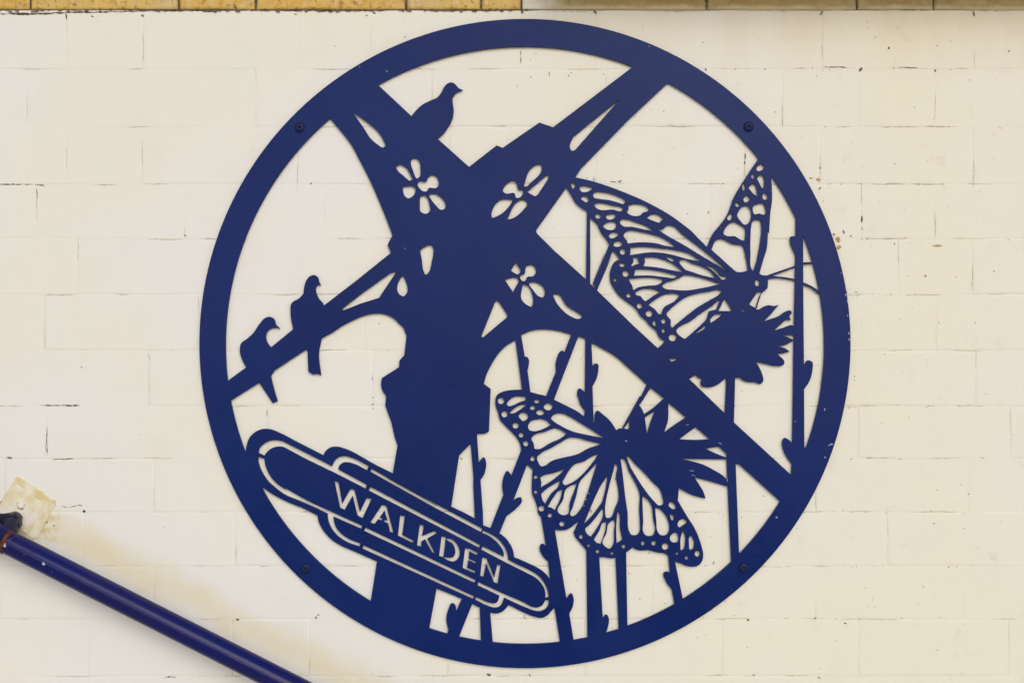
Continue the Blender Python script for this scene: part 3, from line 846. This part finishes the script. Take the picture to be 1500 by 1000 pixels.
T_FRONT, T_BACK = 0.0052, 0.0018      # 3 mm plate held just off the wall
def pieces(idx):
    """the separate pieces a part falls into (a stem that runs behind a wing shows as two)"""
    ids = [int(i) for i in np.where(lab == idx)[0]]
    by_e = {}
    for i in ids:
        t = tri[i]
        for e in ((t[0], t[1]), (t[1], t[2]), (t[2], t[0])):
            by_e.setdefault((min(e), max(e)), []).append(i)
    seen, out_ = set(), []
    for i in ids:
        if i in seen:
            continue
        st, comp = [i], []
        seen.add(i)
        while st:
            k = st.pop()
            comp.append(k)
            t = tri[k]
            for e in ((t[0], t[1]), (t[1], t[2]), (t[2], t[0])):
                for q in by_e[(min(e), max(e))]:
                    if q not in seen:
                        seen.add(q)
                        st.append(q)
        out_.append(comp)
    return out_
def build_part(ids):
    vm, vs, fs = {}, [], []
    def vid(i, depth):
        k = (i, depth)
        if k not in vm:
            vm[k] = len(vs)
            p = W(cv[i].x, cv[i].y, T_FRONT)
            vs.append(Vector((p.x, -depth, p.z)))
        return vm[k]
    for i in ids:
        t = list(tri[i])
        if sgn[i] > 0:             # image y runs down: turn so the face looks out of the wall
            t = t[::-1]
        fs.append(tuple(vid(j, T_FRONT) for j in t))
        fs.append(tuple(vid(j, T_BACK) for j in t[::-1]))
        for e in ((t[0], t[1]), (t[1], t[2]), (t[2], t[0])):
            if edge_n[(min(e), max(e))] == 1:
                fs.append((vid(e[1], T_FRONT), vid(e[0], T_FRONT), vid(e[0], T_BACK), vid(e[1], T_BACK)))
    return vs, fs

ROUND_C = W(769, 978, T_BACK)
roundel = empty("metal_roundel", ROUND_C, "round navy blue cut metal panel with butterflies, birds and the name WALKDEN", "wall sign")
PLABEL = {"bird.a": "bird silhouette perched on the upper left arm", "bird.b": "upright bird silhouette on the lower left branch",
          "bird.c": "hunched bird silhouette nearest the rim on the lower left branch",
          "butterfly.a": "upper butterfly with raised wings", "butterfly.b": "lower butterfly with spread wings",
          "coneflower.a": "upper flower head under the upper butterfly", "coneflower.b": "lower flower head with spiky petals",
          "name_board": "slanted station nameboard reading WALKDEN"}
for i, pn in enumerate(PARTS):
    comps = pieces(i)
    if not pn.startswith('stem'):
        comps = [sum(comps, [])]
    for comp in comps:
        vs, fs = build_part(comp)
        if not fs:
            continue
        vs = [p - ROUND_C for p in vs]
        o = obj(pn.split('.')[0], mesh(pn.split('.')[0], vs, fs), NAVY, roundel)
        if pn in PLABEL:
            o["label"] = PLABEL[pn]

# four button-head screws through the rim
sv, sf = lathe([(0.0078, 0.0), (0.0078, 0.0006), (0.0070, 0.0008), (0.0066, 0.0022), (0.0052, 0.0034), (0.0030, 0.0039), (0.0024, 0.0038), (0.0023, 0.0022)])
sme = mesh("screw", sv, sf, True)
sme.flip_normals()
sme.materials.append(SCREW)
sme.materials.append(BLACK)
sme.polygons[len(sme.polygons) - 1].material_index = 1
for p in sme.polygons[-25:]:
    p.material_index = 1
for x, y in ((439, 187), (1096.5, 186), (448, 832), (1089, 831)):
    obj("screw", sme, None, roundel, W(x, y, T_FRONT) - ROUND_C)
chips = [(1239, 432, 5, 1.5, 80), (1241, 441, 4, 1.2, 80), (1243.5, 488, 5, 1.8, 88), (1244, 497, 4, 1.6, 90), (1242, 462, 3, 1.2, 85), (1208, 599.5, 5, 1.0, 110), (1217, 651, 9, 1.6, -20), (1218, 650, 4, 1.2, 60),
         (1208.5, 669.5, 3, 2, 45), (1137.5, 757.5, 3, 2.6, 0), (566.5, 104.5, 2.6, 1.8, 60), (527, 98, 2, 1, 60), (1013, 689, 8, 0.9, 5), (1016, 696, 6, 0.8, 20),
         (1018, 633, 8, 0.8, 5), (1055, 649, 6, 0.8, 30), (1007, 622, 6, 0.7, -20), (862, 722, 5, 0.9, 35), (858.5, 731, 4, 1.0, 25), (855, 740, 3.4, 1, 25), (1065.5, 703, 5, 1, 90), (1232, 400, 2, 1, 70),
         (917, 645.5, 2.6, 2.0, 20), (593, 364, 2, 1, 60), (1165, 617, 2, 1.2, 0), (951, 68, 3, 1.0, 30), (992, 784, 2, 1, 0)]
o = flakes("paint_chips", [c for c in chips], PALE, T_FRONT, roundel, 0.00012)
o.data.transform(Matrix.Translation(-ROUND_C))

# ------------------------------------------------------------------ the handrail
RD = 0.046                     # axis of the rail stands this far off the wall
ra = W(-160, 889 - 360 * 0.507, RD)
rb = W(760, 889 + 560 * 0.507, RD)
rail = empty("handrail", W(20, 742, 0), "glossy dark blue tubular handrail sloping down past the lower left of the roundel", "handrail")
R0 = W(20, 742, 0)
R_R = 0.0171
ax = (rb - ra)
L_ = ax.length
rot = ax.to_track_quat('X', 'Z')
def tube(r, x0, x1, seg=32, rings=2, wob=0.0):
    v, f = [], []
    for k in range(rings):
        xx = x0 + (x1 - x0) * k / (rings - 1)
        rr = r + random.uniform(-wob, wob)
        for i in range(seg):
            a = 2 * math.pi * i / seg
            v.append((xx, rr * math.cos(a), rr * math.sin(a)))
    for k in range(rings - 1):
        for i in range(seg):
            j = (i + 1) % seg
            f.append((k * seg + i, k * seg + j, (k + 1) * seg + j, (k + 1) * seg + i))
    f.append(tuple(range(seg - 1, -1, -1)))
    f.append(tuple((rings - 1) * seg + i for i in range(seg)))
    return v, f
def along(px):                 # distance along the axis at photograph column px
    return (W(px, 0, RD).x - ra.x) / ax.normalized().x
tv, tf = tube(R_R, 0, L_, 40, 26, 0.00015)
tm = mesh("tube", tv, tf)
for p in tm.polygons:
    p.use_smooth = len(p.vertices) == 4
o = obj("tube", tm, RAIL, rail, ra - R0)
o.rotation_mode = 'QUATERNION'; o.rotation_quaternion = rot
rchips = [(6, 798, 8, 6, 60), (64, 825, 5.5, 4.5, 40)]
rstreak = [(76, 837, 6, 1.0, 120), (35, 812, 4, 1.2, 100), (40, 805, 22, 1.0, 27), (95, 834, 30, 1.0, 27), (130, 853, 24, 0.9, 27), (300, 942, 34, 1.1, 27),
           (352, 968, 40, 1.2, 27), (392, 988, 30, 0.9, 27), (240, 911, 24, 0.9, 27), (18, 788, 14, 1.4, -40), (190, 882, 20, 0.8, 27)]
# weld collar at the left edge, rust showing at its rim
cvs, cfs = tube(R_R + 0.0016, along(-150), along(7), 40, 8, 0.0004)
o = obj("collar", mesh("collar", cvs, cfs, True), RAIL, rail, ra - R0)
o.rotation_mode = 'QUATERNION'; o.rotation_quaternion = rot
cvs, cfs = tube(R_R + 0.0007, along(7.2), along(13), 40, 4, 0.0006)
o = obj("rust_rim", mesh("rust_rim", cvs, cfs, True), RUSTDARK, rail, ra - R0)
o.rotation_mode = 'QUATERNION'; o.rotation_quaternion = rot
o = flakes("worn_streaks", rstreak, STREAK, RD + R_R, rail, 0.0004)
o.data.transform(Matrix.Translation(-R0))
o = flakes("bare_patches", rchips, PALE, RD + R_R, rail, 0.0004)
o.data.transform(Matrix.Translation(-R0))
# bracket arm from the wall plate out to the underside of the rail
def sweep(path, r, seg=14):
    v, f = [], []
    for k, (p, rr) in enumerate(zip(path, r)):
        a = path[max(0, k - 1)]; b = path[min(len(path) - 1, k + 1)]
        d = (b - a).normalized()
        u = d.cross(Vector((0, 0, 1)))
        if u.length < 0.1:
            u = d.cross(Vector((1, 0, 0)))
        u.normalize(); w_ = d.cross(u)
        for i in range(seg):
            an = 2 * math.pi * i / seg
            q = 1 + random.uniform(-0.16, 0.16)
            v.append(p + (u * math.cos(an) + w_ * math.sin(an)) * rr * q)
    for k in range(len(path) - 1):
        for i in range(seg):
            j = (i + 1) % seg
            f.append((k * seg + i, k * seg + j, (k + 1) * seg + j, (k + 1) * seg + i))
    f.append(tuple(range(seg - 1, -1, -1))); f.append(tuple((len(path) - 1) * seg + i for i in range(seg)))
    return v, f
path = [W(20, 763, 0.0), W(19, 763, 0.012), W(18, 764, 0.022), W(16, 769, 0.032), W(13, 778, 0.040), W(10, 785, RD)]
bv, bf = sweep([p - R0 for p in path], [0.014, 0.0125, 0.0105, 0.0105, 0.012, 0.013])
bme = mesh("bracket", bv, bf)
for p in bme.polygons:
    p.use_smooth = True
obj("bracket", bme, ARM, rail)
def slab(name, pts, d0, d1, mat, ch=1.2):
    rough = []
    for (xa, ya), (xb, yb) in zip(pts, pts[1:] + pts[:1]):
        k = max(1, int(math.hypot(xb - xa, yb - ya) / 7))
        for i in range(k):
            rough.append((xa + (xb - xa) * i / k + random.uniform(-1.1, 1.1), ya + (yb - ya) * i / k + random.uniform(-1.1, 1.1)))
    pts = rough
    n = len(pts)
    cx = sum(p[0] for p in pts) / n; cy = sum(p[1] for p in pts) / n
    v = [W(x, y, d0) - R0 for x, y in pts]
    v += [W(x, y, d1 - 0.0008) - R0 for x, y in pts]
    for x, y in pts:
        l = math.hypot(x - cx, y - cy)
        k = 1 - ch / l
        v.append(W(cx + (x - cx) * k, cy + (y - cy) * k, d1) - R0)
    f = []
    for k in range(2):
        for i in range(n):
            j = (i + 1) % n
            f.append((k * n + i, k * n + j, (k + 1) * n + j, (k + 1) * n + i))
    f.append(tuple(2 * n + i for i in range(n)))
    me = mesh(name, v, f)
    bm = bmesh.new(); bm.from_mesh(me); bmesh.ops.recalc_face_normals(bm, faces=bm.faces); bm.to_mesh(me); bm.free()
    return obj(name, me, mat, rail)
slab("wall_plate", [(24, 697), (30, 698), (81, 733), (82, 739), (55, 787), (48, 788), (-6, 758), (-8, 752)], -0.001, 0.0016, YPAINT)
slab("cover_plate", [(20, 706), (68, 739), (42, 782), (-8, 752)], 0.0012, 0.0022, CPAINT)
slab("inner_plate", [(14, 721), (52, 743), (34, 776), (-6, 754)], 0.0020, 0.0030, CPAINT)
slab("clamp", [(4, 752), (13, 751), (19, 753.5), (24, 752), (27, 757), (26, 761), (30, 766), (29, 771), (22, 775), (10, 774), (-12, 768), (-14, 752)], 0.0025, 0.026, ARM, 2.0)
nv, nf = lathe([(0.0052, 0.0), (0.0052, 0.0012), (0.0040, 0.0022), (0.0015, 0.0025)], 18)
nme = mesh("screw_head", nv, nf, True); nme.flip_normals()
obj("screw_head", nme, CPAINT, rail, W(30.5, 739.5, 0.0042) - R0)
o = flakes("chipped_paint", [(26.5, 739.5, 7, 1.8, 70), (30, 744.6, 8, 1.6, 15)], CRACK, 0.0043, rail, 0.0004)
o.data.transform(Matrix.Translation(-R0))
